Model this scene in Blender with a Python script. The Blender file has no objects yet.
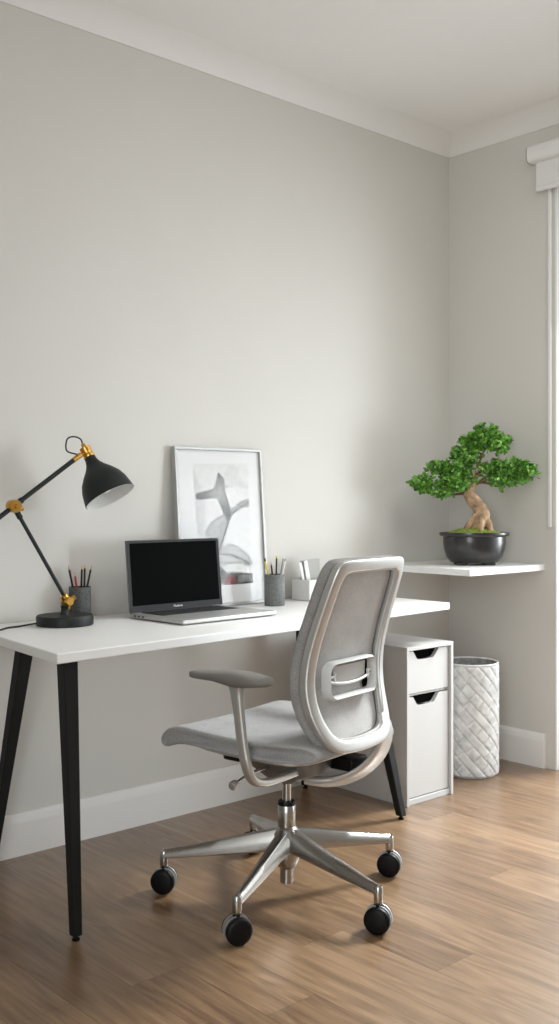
import bpy, bmesh, math, random
from mathutils import Vector, Matrix
rnd = random.Random(7)
PI = math.pi
col = bpy.context.scene.collection

# ------------------------------------------------------------------ materials
def mat(name, color, rough=.5, metal=0., noise=0., nscale=20., bump=0., bscale=200., spec=.5, coat=0., col2=None, stretch=None):
    m = bpy.data.materials.new(name); m.use_nodes = True
    nt = m.node_tree; b = nt.nodes['Principled BSDF']
    b.inputs['Roughness'].default_value = rough; b.inputs['Metallic'].default_value = metal
    b.inputs['Specular IOR Level'].default_value = spec; b.inputs['Coat Weight'].default_value = coat
    c = (*color, 1)
    tc = nt.nodes.new('ShaderNodeTexCoord'); mp = nt.nodes.new('ShaderNodeMapping')
    nt.links.new(tc.outputs['Object'], mp.inputs['Vector'])
    if stretch: mp.inputs['Scale'].default_value = stretch
    n = nt.nodes.new('ShaderNodeTexNoise'); n.inputs['Scale'].default_value = nscale; n.inputs['Detail'].default_value = 4
    nt.links.new(mp.outputs[0], n.inputs['Vector'])
    r = nt.nodes.new('ShaderNodeValToRGB')
    k = 1 - noise
    lo = tuple(v * k for v in color) if col2 is None else col2
    r.color_ramp.elements[0].position = .3; r.color_ramp.elements[1].position = .7
    r.color_ramp.elements[0].color = (*lo, 1); r.color_ramp.elements[1].color = c
    nt.links.new(n.outputs['Fac'], r.inputs[0]); nt.links.new(r.outputs[0], b.inputs['Base Color'])
    if bump:
        n2 = nt.nodes.new('ShaderNodeTexNoise'); n2.inputs['Scale'].default_value = bscale; n2.inputs['Detail'].default_value = 3
        nt.links.new(mp.outputs[0], n2.inputs['Vector'])
        bp = nt.nodes.new('ShaderNodeBump'); bp.inputs['Strength'].default_value = bump; bp.inputs['Distance'].default_value = .002
        nt.links.new(n2.outputs['Fac'], bp.inputs['Height']); nt.links.new(bp.outputs[0], b.inputs['Normal'])
    return m

def fabric_mat(name, c1, c2, scale=260):
    m = mat(name, c1, .95, col2=c2, nscale=scale, spec=.2)
    nt = m.node_tree; b = nt.nodes['Principled BSDF']
    b.inputs['Sheen Weight'].default_value = .15
    tc = nt.nodes['Texture Coordinate']
    v = nt.nodes.new('ShaderNodeTexNoise'); v.inputs['Scale'].default_value = 14; v.inputs['Detail'].default_value = 5
    nt.links.new(tc.outputs['Object'], v.inputs['Vector'])
    r = [n for n in nt.nodes if n.type == 'VALTORGB'][0]
    mx = nt.nodes.new('ShaderNodeMix'); mx.data_type = 'RGBA'; mx.blend_type = 'MULTIPLY'; mx.inputs[0].default_value = .35
    nt.links.new(r.outputs[0], mx.inputs[6]); nt.links.new(v.outputs['Fac'], mx.inputs[7]); nt.links.new(mx.outputs[2], b.inputs['Base Color'])
    w1 = nt.nodes.new('ShaderNodeTexWave'); w1.inputs['Scale'].default_value = 220; w1.bands_direction = 'X'; w1.inputs['Distortion'].default_value = 1.5
    w2 = nt.nodes.new('ShaderNodeTexWave'); w2.inputs['Scale'].default_value = 220; w2.bands_direction = 'Z'; w2.inputs['Distortion'].default_value = 1.5
    nt.links.new(tc.outputs['Object'], w1.inputs[0]); nt.links.new(tc.outputs['Object'], w2.inputs[0])
    ad = nt.nodes.new('ShaderNodeMath'); nt.links.new(w1.outputs['Fac'], ad.inputs[0]); nt.links.new(w2.outputs['Fac'], ad.inputs[1])
    bp = nt.nodes.new('ShaderNodeBump'); bp.inputs['Strength'].default_value = .35; bp.inputs['Distance'].default_value = .001
    nt.links.new(ad.outputs[0], bp.inputs['Height']); nt.links.new(bp.outputs[0], b.inputs['Normal'])
    return m

def floor_mat():
    m = bpy.data.materials.new('oak_planks'); m.use_nodes = True
    nt = m.node_tree; N = nt.nodes; Lk = nt.links.new; b = N['Principled BSDF']
    def math_(op, a, c=None, d=None):
        n = N.new('ShaderNodeMath'); n.operation = op
        for i, v in enumerate((a, c, d)):
            if v is None: continue
            if isinstance(v, (int, float)): n.inputs[i].default_value = v
            else: Lk(v, n.inputs[i])
        return n.outputs[0]
    tc = N.new('ShaderNodeTexCoord'); sp = N.new('ShaderNodeSeparateXYZ'); Lk(tc.outputs['Object'], sp.inputs[0])
    W, LN = .148, 1.25
    xs = math_('DIVIDE', math_('ADD', sp.outputs[0], .045), W); i = math_('FLOOR', xs); fx = math_('SUBTRACT', xs, i)
    wn = N.new('ShaderNodeTexWhiteNoise'); wn.noise_dimensions = '1D'; Lk(i, wn.inputs['W'])
    ys = math_('DIVIDE', math_('ADD', sp.outputs[1], math_('MULTIPLY', wn.outputs['Value'], LN)), LN); j = math_('FLOOR', ys); fy = math_('SUBTRACT', ys, j)
    cid = N.new('ShaderNodeCombineXYZ'); Lk(i, cid.inputs[0]); Lk(j, cid.inputs[1])
    wn2 = N.new('ShaderNodeTexWhiteNoise'); wn2.noise_dimensions = '3D'; Lk(cid.outputs[0], wn2.inputs['Vector'])
    rid = wn2.outputs['Value']
    # grain
    gv = N.new('ShaderNodeCombineXYZ')
    Lk(math_('ADD', math_('MULTIPLY', sp.outputs[0], 60.), math_('MULTIPLY', rid, 90.)), gv.inputs[0])
    Lk(math_('ADD', math_('MULTIPLY', sp.outputs[1], 3.0), math_('MULTIPLY', rid, 40.)), gv.inputs[1]); Lk(math_('MULTIPLY', rid, 17.), gv.inputs[2])
    g1 = N.new('ShaderNodeTexNoise'); g1.inputs['Scale'].default_value = 1.; g1.inputs['Detail'].default_value = 5; g1.inputs['Roughness'].default_value = .62; g1.inputs['Distortion'].default_value = .8
    Lk(gv.outputs[0], g1.inputs['Vector'])
    gv2 = N.new('ShaderNodeCombineXYZ')
    Lk(math_('ADD', math_('MULTIPLY', sp.outputs[0], 7.), math_('MULTIPLY', rid, 50.)), gv2.inputs[0]); Lk(math_('ADD', math_('MULTIPLY', sp.outputs[1], .9), math_('MULTIPLY', rid, 30.)), gv2.inputs[1])
    g2 = N.new('ShaderNodeTexNoise'); g2.inputs['Scale'].default_value = 1.; g2.inputs['Detail'].default_value = 2
    Lk(gv2.outputs[0], g2.inputs['Vector'])
    # cathedral rings from the broad noise
    rg = math_('FRACT', math_('MULTIPLY', g2.outputs['Fac'], 11.))
    rg = math_('ABSOLUTE', math_('SUBTRACT', rg, .5))
    f = math_('ADD', math_('MULTIPLY', g1.outputs['Fac'], .46), math_('MULTIPLY', rg, .20))
    f = math_('ADD', f, math_('MULTIPLY', rid, .13)); f = math_('ADD', f, .055)
    r = N.new('ShaderNodeValToRGB'); e = r.color_ramp.elements
    e[0].position = .22; e[0].color = (.085, .042, .018, 1); e[1].position = .62; e[1].color = (.33, .212, .120, 1)
    x = e.new(.42); x.color = (.200, .118, .060, 1)
    Lk(f, r.inputs[0])
    # knots
    vo = N.new('ShaderNodeTexVoronoi'); vo.inputs['Scale'].default_value = 1.9
    sv = N.new('ShaderNodeMapping'); sv.inputs['Scale'].default_value = (1.6, .8, 1); Lk(tc.outputs['Object'], sv.inputs[0]); Lk(sv.outputs[0], vo.inputs['Vector'])
    kn = N.new('ShaderNodeMapRange'); kn.inputs[1].default_value = .015; kn.inputs[2].default_value = .06; kn.inputs[3].default_value = .45; kn.inputs[4].default_value = 1
    Lk(vo.outputs['Distance'], kn.inputs[0])
    # seams
    ex = math_('MULTIPLY', math_('MINIMUM', fx, math_('SUBTRACT', 1., fx)), W)
    ey = math_('MULTIPLY', math_('MINIMUM', fy, math_('SUBTRACT', 1., fy)), LN)
    ed = math_('MINIMUM', ex, ey)
    sm = N.new('ShaderNodeMapRange'); sm.inputs[1].default_value = .0006; sm.inputs[2].default_value = .0018; sm.inputs[3].default_value = .6; sm.inputs[4].default_value = 1
    Lk(ed, sm.inputs[0])
    k = math_('MULTIPLY', sm.outputs[0], kn.outputs[0])
    mx = N.new('ShaderNodeMix'); mx.data_type = 'RGBA'; mx.blend_type = 'MULTIPLY'; mx.inputs[0].default_value = 1
    Lk(r.outputs[0], mx.inputs[6]); Lk(k, mx.inputs[7]); Lk(mx.outputs[2], b.inputs['Base Color'])
    b.inputs['Roughness'].default_value = .38
    rr = N.new('ShaderNodeMapRange'); rr.inputs[3].default_value = .42; rr.inputs[4].default_value = .30; b.inputs['Coat Weight'].default_value = .7; b.inputs['Coat Roughness'].default_value = .32; Lk(g1.outputs['Fac'], rr.inputs[0]); Lk(rr.outputs[0], b.inputs['Roughness'])
    bp = N.new('ShaderNodeBump'); bp.inputs['Strength'].default_value = .18; bp.inputs['Distance'].default_value = .002
    Lk(math_('ADD', math_('MULTIPLY', g1.outputs['Fac'], .3), sm.outputs[0]), bp.inputs['Height']); Lk(bp.outputs[0], b.inputs['Normal'])
    return m

def vcol_mat(name, rough=.6):
    m = bpy.data.materials.new(name); m.use_nodes = True; nt = m.node_tree
    a = nt.nodes.new('ShaderNodeVertexColor'); a.layer_name = 'Col'
    b = nt.nodes['Principled BSDF']; b.inputs['Roughness'].default_value = rough
    nt.links.new(a.outputs[0], b.inputs['Base Color']); return m

def glass_mat(name, rough=0., tint=(1, 1, 1), refl=.03):
    m = bpy.data.materials.new(name); m.use_nodes = True; nt = m.node_tree
    for n in list(nt.nodes):
        if n.type == 'BSDF_PRINCIPLED': nt.nodes.remove(n)
    o = nt.nodes['Material Output']; t = nt.nodes.new('ShaderNodeBsdfTransparent'); t.inputs[0].default_value = (*tint, 1)
    g = nt.nodes.new('ShaderNodeBsdfGlossy'); g.inputs['Roughness'].default_value = rough
    mx = nt.nodes.new('ShaderNodeMixShader')
    mx.inputs[0].default_value = refl; nt.links.new(t.outputs[0], mx.inputs[1]); nt.links.new(g.outputs[0], mx.inputs[2]); nt.links.new(mx.outputs[0], o.inputs[0])
    return m

M = dict(
    wall=mat('wall_paint', (.605, .588, .553), .9, noise=.02, nscale=3, bump=.05, bscale=300, spec=.2),
    white_trim=mat('trim_paint', (.76, .745, .725), .55, noise=.01),
    ceil=mat('ceiling_paint', (.86, .85, .84), .95, noise=.01, spec=.1),
    floor=floor_mat(),
    desk=mat('white_laminate', (.76, .757, .75), .38, noise=.01, nscale=2),
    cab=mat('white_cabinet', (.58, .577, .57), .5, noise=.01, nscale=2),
    shelf=mat('white_shelf', (.78, .775, .77), .5, noise=.01, nscale=2),
    black=mat('black_steel', (.009, .010, .010), .55, spec=.25, noise=.2, bump=.1, bscale=400),
    blackp=mat('black_plastic', (.004, .004, .005), .45, spec=.2),
    dark=mat('hollow_shade', (.004, .004, .004), 1., spec=0.),  # flat black, the shade inside openings put into the colour
    lamp=mat('lamp_dark_paint', (.014, .018, .018), .5, spec=.3, noise=.1),
    lampin=mat('lamp_white_inside', (.62, .62, .60), .5),
    bulb=mat('bulb_glass', (.9, .9, .88), .25),
    brass=mat('brass', (.62, .34, .075), .28, metal=1., noise=.15, nscale=60),
    silver=mat('brushed_silver', (.46, .45, .435), .26, metal=1., noise=.06, nscale=40),
    frame_s=mat('satin_silver_frame', (.56, .555, .54), .38, metal=.75, noise=.03, nscale=30),
    lumbar=mat('pale_grey_plastic', (.56, .56, .55), .4, noise=.02),
    lumbar2=mat('mid_grey_plastic', (.40, .39, .375), .5, noise=.02),
    armp=mat('grey_arm_pad', (.175, .165, .152), .55, noise=.1, bump=.1, bscale=500),
    mech=mat('mechanism_grey', (.20, .195, .19), .45, metal=.6),
    fabS=fabric_mat('seat_fabric', (.45, .445, .445), (.33, .325, .325)),
    fabB=fabric_mat('back_fabric', (.40, .39, .38), (.28, .272, .265)),
    fabM=fabric_mat('mesh_fabric', (.62, .61, .60), (.46, .45, .44), 340),
    wheelc=mat('caster_silver', (.55, .55, .54), .35, metal=.7),
    laptop=mat('laptop_aluminium', (.50, .50, .495), .38, metal=.6, noise=.02),
    lapdark=mat('laptop_bezel', (.028, .030, .031), .6, spec=.2),
    lidgrey=mat('lid_grey', (.13, .13, .13), .45, metal=.5),
    keys=mat('keyboard_black', (.012, .012, .013), .5),
    screen=mat('dark_screen', (.0025, .003, .003), .8, spec=.03),
    logo=mat('logo_grey', (.55, .55, .55), .4),
    pframe=mat('picture_frame_silver', (.40, .40, .395), .45, metal=.3, noise=.03),
    paper=mat('mat_board', (.64, .64, .64), .8),
    concrete=mat('speckled_grey', (.115, .12, .118), .8, col2=(.055, .058, .057), nscale=160, bump=.3, bscale=300),
    concrete2=mat('speckled_light_grey', (.20, .205, .20), .8, col2=(.11, .115, .113), nscale=160, bump=.3, bscale=300),
    wood=mat('pencil_wood', (.55, .36, .19), .7), lead=mat('pencil_lead', (.02, .02, .02), .5),
    pblack=mat('pencil_black', (.012, .012, .013), .35), pred=mat('pencil_red', (.35, .02, .02), .4),
    pyel=mat('pencil_yellow', (.72, .62, .04), .45), pgrey=mat('pencil_grey', (.36, .36, .35), .45), pwhite=mat('pen_white', (.7, .7, .68), .5),
    boxw=mat('organizer_white', (.70, .70, .69), .6, col2=(.64, .64, .63), nscale=30),
    card=mat('grey_card', (.40, .39, .37), .8), cardw=mat('white_card', (.78, .77, .75), .8),
    pot=mat('glazed_pot', (.020, .018, .018), .3, noise=.2, nscale=15, coat=.3),
    moss=mat('moss', (.30, .38, .05), .95, col2=(.09, .15, .02), nscale=90, bump=1, bscale=160),
    soil=mat('soil', (.03, .02, .012), .95),
    bark=mat('bark', (.58, .40, .24), .85, col2=(.17, .10, .06), nscale=30, bump=.9, bscale=60),
    twig=mat('twig_bark', (.16, .085, .05), .85, noise=.4, nscale=60),
    leaf=mat('leaf_green', (.21, .46, .06), .55, col2=(.040, .15, .018), nscale=45, spec=.5),  # darker green also puts the shade between leaf clumps into the colour
    basket=mat('quilted_felt', (.74, .74, .73), .95, col2=(.50, .50, .495), nscale=30, bump=.35, bscale=260, spec=.1),
    basketin=mat('basket_lining', (.36, .36, .355), .95, col2=(.2, .2, .2), nscale=60, spec=.1),
    rubber=mat('cable_rubber', (.012, .012, .013), .5),
    blind=mat('blind_white', (.74, .735, .72), .6), blindf=mat('blind_fabric', (.70, .695, .68), .9, bump=.1, bscale=500),
    glass=glass_mat('clear_glass'), pglass=glass_mat('picture_glass', .12, refl=.006),
    art=vcol_mat('art_print', .8),
)

# ------------------------------------------------------------------ helpers
def obj(name, bm, m, parent=None, smooth=True, bevel=0., seg=2, subs=0, angle=40):
    bmesh.ops.recalc_face_normals(bm, faces=bm.faces)
    me = bpy.data.meshes.new(name); bm.to_mesh(me); bm.free()
    o = bpy.data.objects.new(name, me); col.objects.link(o)
    for x in (m if isinstance(m, (list, tuple)) else [m]): me.materials.append(x)
    if parent: o.parent = parent
    if bevel:
        b = o.modifiers.new('bevel', 'BEVEL'); b.width = bevel; b.segments = seg; b.limit_method = 'ANGLE'; b.angle_limit = math.radians(35)
    if subs:
        s = o.modifiers.new('sub', 'SUBSURF'); s.levels = subs; s.render_levels = subs
    if smooth:
        for p in me.polygons: p.use_smooth = True
        me.set_sharp_from_angle(angle=math.radians(angle))
    return o

def tag(o, label=None, cat=None, group=None, kind=None):
    if label: o['label'] = label
    if cat: o['category'] = cat
    if group: o['group'] = group
    if kind: o['kind'] = kind
    return o

def thing(name, loc, rz=0., label=None, cat=None, group=None):
    o = bpy.data.objects.new(name, None); o.empty_display_size = .1; col.objects.link(o)
    o.location = loc; o.rotation_euler = (0, 0, rz)
    return tag(o, label, cat, group)

def B(): return bmesh.new()

def box(bm, x0, x1, y0, y1, z0, z1, mi=0, mx=None):
    vs = [bm.verts.new(v) for v in ((x0, y0, z0), (x1, y0, z0), (x1, y1, z0), (x0, y1, z0), (x0, y0, z1), (x1, y0, z1), (x1, y1, z1), (x0, y1, z1))]
    if mx: 
        for v in vs: v.co = mx @ v.co
    for f in ((3, 2, 1, 0), (4, 5, 6, 7), (0, 1, 5, 4), (1, 2, 6, 5), (2, 3, 7, 6), (3, 0, 4, 7)):
        bm.faces.new([vs[i] for i in f]).material_index = mi
    return bm

def loops(bm, rings, cap0=True, cap1=True, closed=True, mi=0):
    """bridge a list of equal-length point rings"""
    V = [[bm.verts.new(p) for p in r] for r in rings]
    n = len(V[0])
    for a, b in zip(V, V[1:]):
        for k in range(n if closed else n - 1):
            bm.faces.new((a[k], a[(k + 1) % n], b[(k + 1) % n], b[k])).material_index = mi
    if cap0: bm.faces.new(V[0][::-1]).material_index = mi
    if cap1: bm.faces.new(V[-1]).material_index = mi
    return V

def lathe(bm, prof, n=40, origin=(0, 0, 0), mx=None, cap0=True, cap1=True, sx=1., sy=1., mi=0):
    o = Vector(origin); R = []
    for r, z in prof:
        ring = []
        for k in range(n):
            a = 2 * PI * k / n; p = Vector((r * math.cos(a) * sx, r * math.sin(a) * sy, z))
            if mx: p = mx @ p
            ring.append(p + o)
        R.append(ring)
    return loops(bm, R, cap0, cap1, mi=mi)

def frames(pts, up=None):
    pts = [Vector(p) for p in pts]; out = []; prev = None
    for i, p in enumerate(pts):
        t = (pts[min(i + 1, len(pts) - 1)] - pts[max(i - 1, 0)]).normalized()
        if prev is None:
            u = Vector(up) if up else (Vector((0, 0, 1)) if abs(t.z) < .9 else Vector((1, 0, 0)))
        else: u = prev
        u = (u - t * u.dot(t)).normalized(); prev = u
        out.append((p, t, u, t.cross(u)))
    return out

def smooth_path(pts, k=6):
    P = [Vector(p) for p in pts]; out = []
    for i in range(len(P) - 1):
        p0, p1, p2, p3 = P[max(i - 1, 0)], P[i], P[i + 1], P[min(i + 2, len(P) - 1)]
        for j in range(k):
            t = j / k
            out.append(.5 * ((2 * p1) + (p2 - p0) * t + (2 * p0 - 5 * p1 + 4 * p2 - p3) * t * t + (3 * p1 - p0 - 3 * p2 + p3) * t ** 3))
    out.append(P[-1]); return out

def tube(bm, pts, r, n=12, up=None, b=None, power=2., mi=0):
    """r along u axis, b along the other axis; lists interpolate along the path"""
    F = frames(pts, up); m = len(F); rings = []
    def val(v, i):
        if v is None: return None
        if isinstance(v, (int, float)): return v
        x = i / (m - 1) * (len(v) - 1); k = min(int(x), len(v) - 2); return v[k] + (v[k + 1] - v[k]) * (x - k)
    for i, (p, t, u, w) in enumerate(F):
        ru = val(r, i); rw = val(b, i) if b is not None else ru
        ring = []
        for k in range(n):
            a = 2 * PI * (k + .5) / n; c, s = math.cos(a), math.sin(a)
            e = 2. / power
            ring.append(p + u * (ru * math.copysign(abs(c) ** e, c)) + w * (rw * math.copysign(abs(s) ** e, s)))
        rings.append(ring)
    return loops(bm, rings, mi=mi)

def extr(bm, poly, z0, z1, mi=0, axis='z'):
    """extrude a 2-D polygon"""
    def P(a, b, c): return {'z': (a, b, c), 'y': (a, c, b), 'x': (c, a, b)}[axis]
    return loops(bm, [[P(x, y, z0) for x, y in poly], [P(x, y, z1) for x, y in poly]], mi=mi)

def interp(tab, x):
    if x <= tab[0][0]: return tab[0][1]
    for a, b in zip(tab, tab[1:]):
        if x <= b[0]: return a[1] + (b[1] - a[1]) * (x - a[0]) / (b[0] - a[0])
    return tab[-1][1]

def axis_matrix(d):
    d = Vector(d).normalized(); return d.to_track_quat('Z', 'Y').to_matrix()

# ------------------------------------------------------------------ room shell
H0, HC = 2.722, 2.80
RX, RY = -4.7, -4.1
DY0, DY1, DZ = -.566, -2.55, 2.47
def struct(name, bm, m, parent=None, **k):
    o = obj(name, bm, m, parent, **k)
    if not parent: o['kind'] = 'structure'
    return o
bm = B(); box(bm, RX - .1, .1, RY - .1, .1, -.1, 0); struct('floor', bm, M['floor'], smooth=False)
bm = B(); box(bm, RX - .1, .1, RY - .1, .1, HC, HC + .1); struct('ceiling', bm, M['ceil'], smooth=False)
bm = B(); box(bm, RX - .1, .1, 0, .1, 0, HC); struct('wall_back', bm, M['wall'], smooth=False)
bm = B()
box(bm, 0, .1, DY0, 0, 0, HC); box(bm, 0, .1, DY1, DY0, DZ, HC); box(bm, 0, .1, RY, DY1, 0, HC)
struct('wall_right', bm, M['wall'], smooth=False)
bm = B(); box(bm, RX - .1, RX, RY - .1, 0, 0, HC); struct('wall_left', bm, M['wall'], smooth=False)
bm = B(); box(bm, RX, .1, RY - .1, RY, 0, HC); struct('wall_front', bm, M['wall'], smooth=False)
def skirting(name, p0, p1, nrm, h=.135, d=.016):
    p0, p1, n = Vector(p0), Vector(p1), Vector(nrm); prof = ((0, 0), (d, 0), (d, h - .03), (d * .82, h - .012), (d * .45, h), (0, h))
    bm = B(); loops(bm, [[p0 + n * a + Vector((0, 0, b)) for a, b in prof], [p1 + n * a + Vector((0, 0, b)) for a, b in prof]])
    return struct(name, bm, M['white_trim'], smooth=False)
skirting('baseboard_back', (RX, 0, 0), (0, 0, 0), (0, -1, 0))
skirting('baseboard_right', (0, -.017, 0), (0, -.522, 0), (-1, 0, 0), .145)
skirting('baseboard_left', (RX, RY, 0), (RX, -.017, 0), (1, 0, 0))
def cornice(name, p0, p1, nrm, m0, m1):
    p0, p1, n = Vector(p0), Vector(p1), Vector(nrm); t = (p1 - p0).normalized()
    prof = [(0, H0), (.005, H0)]
    for k in range(1, 9):
        a = k / 8 * PI / 2; prof.append((.005 + .082 * (1 - math.cos(a)) * .5 + .041 * k / 8, H0 + (HC - H0) * (.5 * math.sin(a) + .5 * k / 8)))
    prof += [(0, HC)]
    bm = B(); loops(bm, [[p0 + n * a + t * (a * m0) + Vector((0, 0, b)) for a, b in prof], [p1 + n * a - t * (a * m1) + Vector((0, 0, b)) for a, b in prof]])
    return struct(name, bm, M['white_trim'], angle=50)
cornice('trim_1', (RX, 0, 0), (0, 0, 0), (0, -1, 0), 0, 1)
cornice('trim_2', (0, 0, 0), (0, RY, 0), (-1, 0, 0), 1, 0)

# balcony door in the right wall: white frame, glass panes
bm = B()
for y0, y1 in ((DY0 - .055, DY0 - .001), (DY1 + .001, DY1 + .055), (-1.60, -1.53)): box(bm, .10, .15, y0, y1, 0.03, DZ - .05)
box(bm, .10, .15, DY1 + .001, DY0 - .001, 0, .03); box(bm, .10, .15, DY1 + .001, DY0 - .001, DZ - .05, DZ - .001)
door = struct('door_1', bm, M['white_trim'], smooth=False, bevel=.004)
bm = B(); box(bm, .124, .128, DY1 + .055, DY0 - .055, .03, DZ - .05); struct('door_glass', bm, M['glass'], door, smooth=False)
bm = B(); tube(bm, [(.100, -1.565, .95), (.070, -1.565, .97), (.070, -1.565, 1.13), (.100, -1.565, 1.15)], .007, 8); struct('door_handle', bm, M['silver'], door)

bm = B(); box(bm, .0, .1, DY0 - .008, DY0 - .0005, 0, DZ - .0005); box(bm, .0, .1, DY1 + .0005, DY1 + .008, 0, DZ - .0005); box(bm, 0, .1, DY1 + .008, DY0 - .008, DZ - .008, DZ - .0005)
struct('trim_3', bm, M['white_trim'], smooth=False)

# roller blind
rb = thing('roller_blind', (0, -.472, 2.4), 0, 'white roller blind rolled up above the bright glass door', 'blind')
bm = B(); pr = []
for k in range(20):
    a = 2 * PI * k / 20; c, s = math.cos(a), math.sin(a)
    pr.append((-.036 + .034 * math.copysign(abs(c) ** .6, c), .208 + .037 * math.copysign(abs(s) ** .6, s)))
loops(bm, [[(x, 0, z) for x, z in pr], [(x, -2.25, z) for x, z in pr]]); obj('headbox', bm, M['blind'], rb)
bm = B(); loops(bm, [[(x * 1.0, .004, z) for x, z in [(-.036 + (a + .036) * .97, .208 + (b_ - .208) * .97) for a, b_ in pr]], [(x, 0.0005, z) for x, z in pr]]); obj('end_cap', bm, M['armp'], rb)
bm = B(); box(bm, -.035, -.031, -2.26, -.025, .068, .178); obj('blind_fabric', bm, M['blindf'], rb, smooth=False)
bm = B(); box(bm, -.040, -.026, -2.26, -.025, .048, .068); obj('bottom_bar', bm, M['blind'], rb, bevel=.004)
bm = B(); box(bm, -.014, -.001, -.082, -.066, -1.375, .165); obj('guide_rail', bm, M['blind'], rb, bevel=.004, seg=3)

# ------------------------------------------------------------------ desk
DT = .748
desk = thing('desk', (-1.55, -.35, 0), 0, 'long white desk with black splayed tapering legs against the wall', 'desk')
dx, dy = -1.55, -.35
bm = B()
poly = [(-2.437, -.694), (-.652, -.528), (-.652, -.004), (-2.36, -.004)]
extr(bm, [(x - dx, y - dy) for x, y in poly], DT - .027, DT); obj('desk_top', bm, M['desk'], desk, bevel=.003, smooth=False)
def desk_leg(top, foot, wt=.0245, wb=.013):
    bm = B(); z1 = DT - .027
    t = Vector((top[0] - dx, top[1] - dy, z1)); f = Vector((foot[0] - dx, foot[1] - dy, .012))
    R = []
    for p, w in ((f, wb), (t, wt)):
        R.append([p + Vector((a * w, b * w, 0)) for a, b in ((-1, -1), (1, -1), (1, 1), (-1, 1))])
    loops(bm, R); o = obj('leg', bm, M['black'], desk, bevel=.004, smooth=False)
    bm = B(); lathe(bm, [(.010, 0), (.011, .004), (.007, .006), (.006, .0125)], 16, (f.x, f.y, 0)); obj('foot', bm, M['blackp'], o)
desk_leg((-2.385, -.655), (-2.377, -.685), .021)
desk_leg((-2.255, -.19), (-2.31, -.07), .022)
desk_leg((-1.085, -.47), (-.986, -.575), .0245, .014)
desk_leg((-1.055, -.14), (-.97, -.06))
bm = B(); box(bm, -1.28 - dx, -1.0 - dx, -.40 - dy, -.36 - dy, DT - .062, DT - .0275); obj('crossbar', bm, M['black'], desk, bevel=.002)

# ------------------------------------------------------------------ drawer cabinet
cx0, cx1, cyf, cz = -.868, -.596, -.500, .592
cab = thing('drawer_cabinet', ((cx0 + cx1) / 2, (cyf - .02) / 2, 0), 0, 'white two-drawer cabinet with black cut-out grips under the desk end', 'cabinet')
ox, oy = (cx0 + cx1) / 2, (cyf - .02) / 2
X0, X1, YF, YB = cx0 - ox, cx1 - ox, cyf - oy, -.02 - oy
bm = B(); t = .014
box(bm, X0, X0 + t, YF, YB, 0, cz - t); box(bm, X1 - t, X1, YF, YB, 0, cz - t); box(bm, X0, X1, YF, YB, cz - t, cz)
box(bm, X0 + t, X1 - t, YF + .008, YB, .0, .022); box(bm, X0 + t, X1 - t, YB - .01, YB, .022, cz - t)
box(bm, X0 + t, X1 - t, YF + .02, YF + .2, .405, .412)
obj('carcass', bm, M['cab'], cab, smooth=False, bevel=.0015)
def drawer(z0, z1, name):
    w0, w1 = X0 + t + .003, X1 - t - .003; c = -.008
    g = [(c - .080, z1), (c - .060, z1 - .027), (c - .050, z1 - .033), (c + .034, z1 - .033), (c + .044, z1 - .027), (c + .070, z1)]
    poly = [(w0, z0), (w1, z0), (w1, z1)] + g[::-1] + [(w0, z1)]
    bm = B(); extr(bm, poly, YF + .012, YF + .028, axis='y'); bmesh.ops.triangulate(bm, faces=[f for f in bm.faces if len(f.verts) > 4])
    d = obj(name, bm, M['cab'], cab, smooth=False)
    bm = B(); box(bm, c - .085, c + .085, YF + .0285, YF + .05, z1 - .045, z1 + .004); obj('grip_shade', bm, M['dark'], d, smooth=False)  # solid black block behind the cut-out, painted as the shade inside the grip
drawer(.416, cz - t - .005, 'drawer'); drawer(.026, .402, 'drawer')

# ------------------------------------------------------------------ corner shelf
bm = B(); box(bm, -.515, -.001, -.517, -.001, .840, .866)
tag(obj('corner_shelf', bm, M['shelf'], bevel=.002, smooth=False), 'white square floating shelf in the corner under the bonsai', 'shelf')

# ------------------------------------------------------------------ quilted basket
bk = thing('laundry_basket', (-.292, -.345, 0), .3, 'pale grey quilted round fabric basket on the floor in the corner', 'basket')
BR, BH = .118, .462
WA, WB = .037, .043
def quilt(p, q):
    """p runs down-right along the long blocks, q across them; returns the distance to the nearest seam"""
    T = WA + WB; row = math.floor(q / T); q -= row * T
    if q < WA: Ln = .150; pp = (p + row * .062) % Ln; return min(pp, Ln - pp, q, WA - q)
    Ln = .050; q -= WA; pp = (p + row * .021) % Ln; return min(pp, Ln - pp, q, WB - q)
bm = B(); NA, NZ = 300, 170; R = []
cell = 2 * PI * BR / 12 / math.sqrt(2)
for a in range(NZ + 1):
    z = BH * a / NZ; ring = []
    for k in range(NA):
        th = 2 * PI * k / NA; u = th * BR; p = (u - z * .95) / 1.38; q = (z * .95 + u) / 1.38
        d = quilt(p, q); e = min(1, d / .011); h = .0085 * math.sqrt(max(0, 1 - (1 - e) ** 2)) 
        zz = min(1, min(z, BH - z) / .012); h *= .25 + .75 * zz
        r = BR - .006 + h - .004 * (1 - min(1, z / .01))
        ring.append((r * math.cos(th), r * math.sin(th), z))
    R.append(ring)
loops(bm, R, True, False); obj('basket_body', bm, M['basket'], bk, angle=80)
bm = B(); lathe(bm, [(BR - .008, .012), (BR - .008, BH)], 64, cap0=True, cap1=False); 
obj('lining', bm, M['basketin'], bk)
bm = B(); rp = [(BR * math.cos(2 * PI * k / 64) - 0, BR * math.sin(2 * PI * k / 64), BH) for k in range(64)]
R = []
for k in range(64):
    a = 2 * PI * k / 64; R.append([((BR - .003 + .005 * math.cos(b)) * math.cos(a), (BR - .003 + .005 * math.cos(b)) * math.sin(a), BH + .005 * math.sin(b)) for b in [2 * PI * q / 8 for q in range(8)]])
R.append(R[0]); loops(bm, R, False, False); bmesh.ops.remove_doubles(bm, verts=bm.verts, dist=1e-5); obj('rim_piping', bm, M['basket'], bk)

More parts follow.
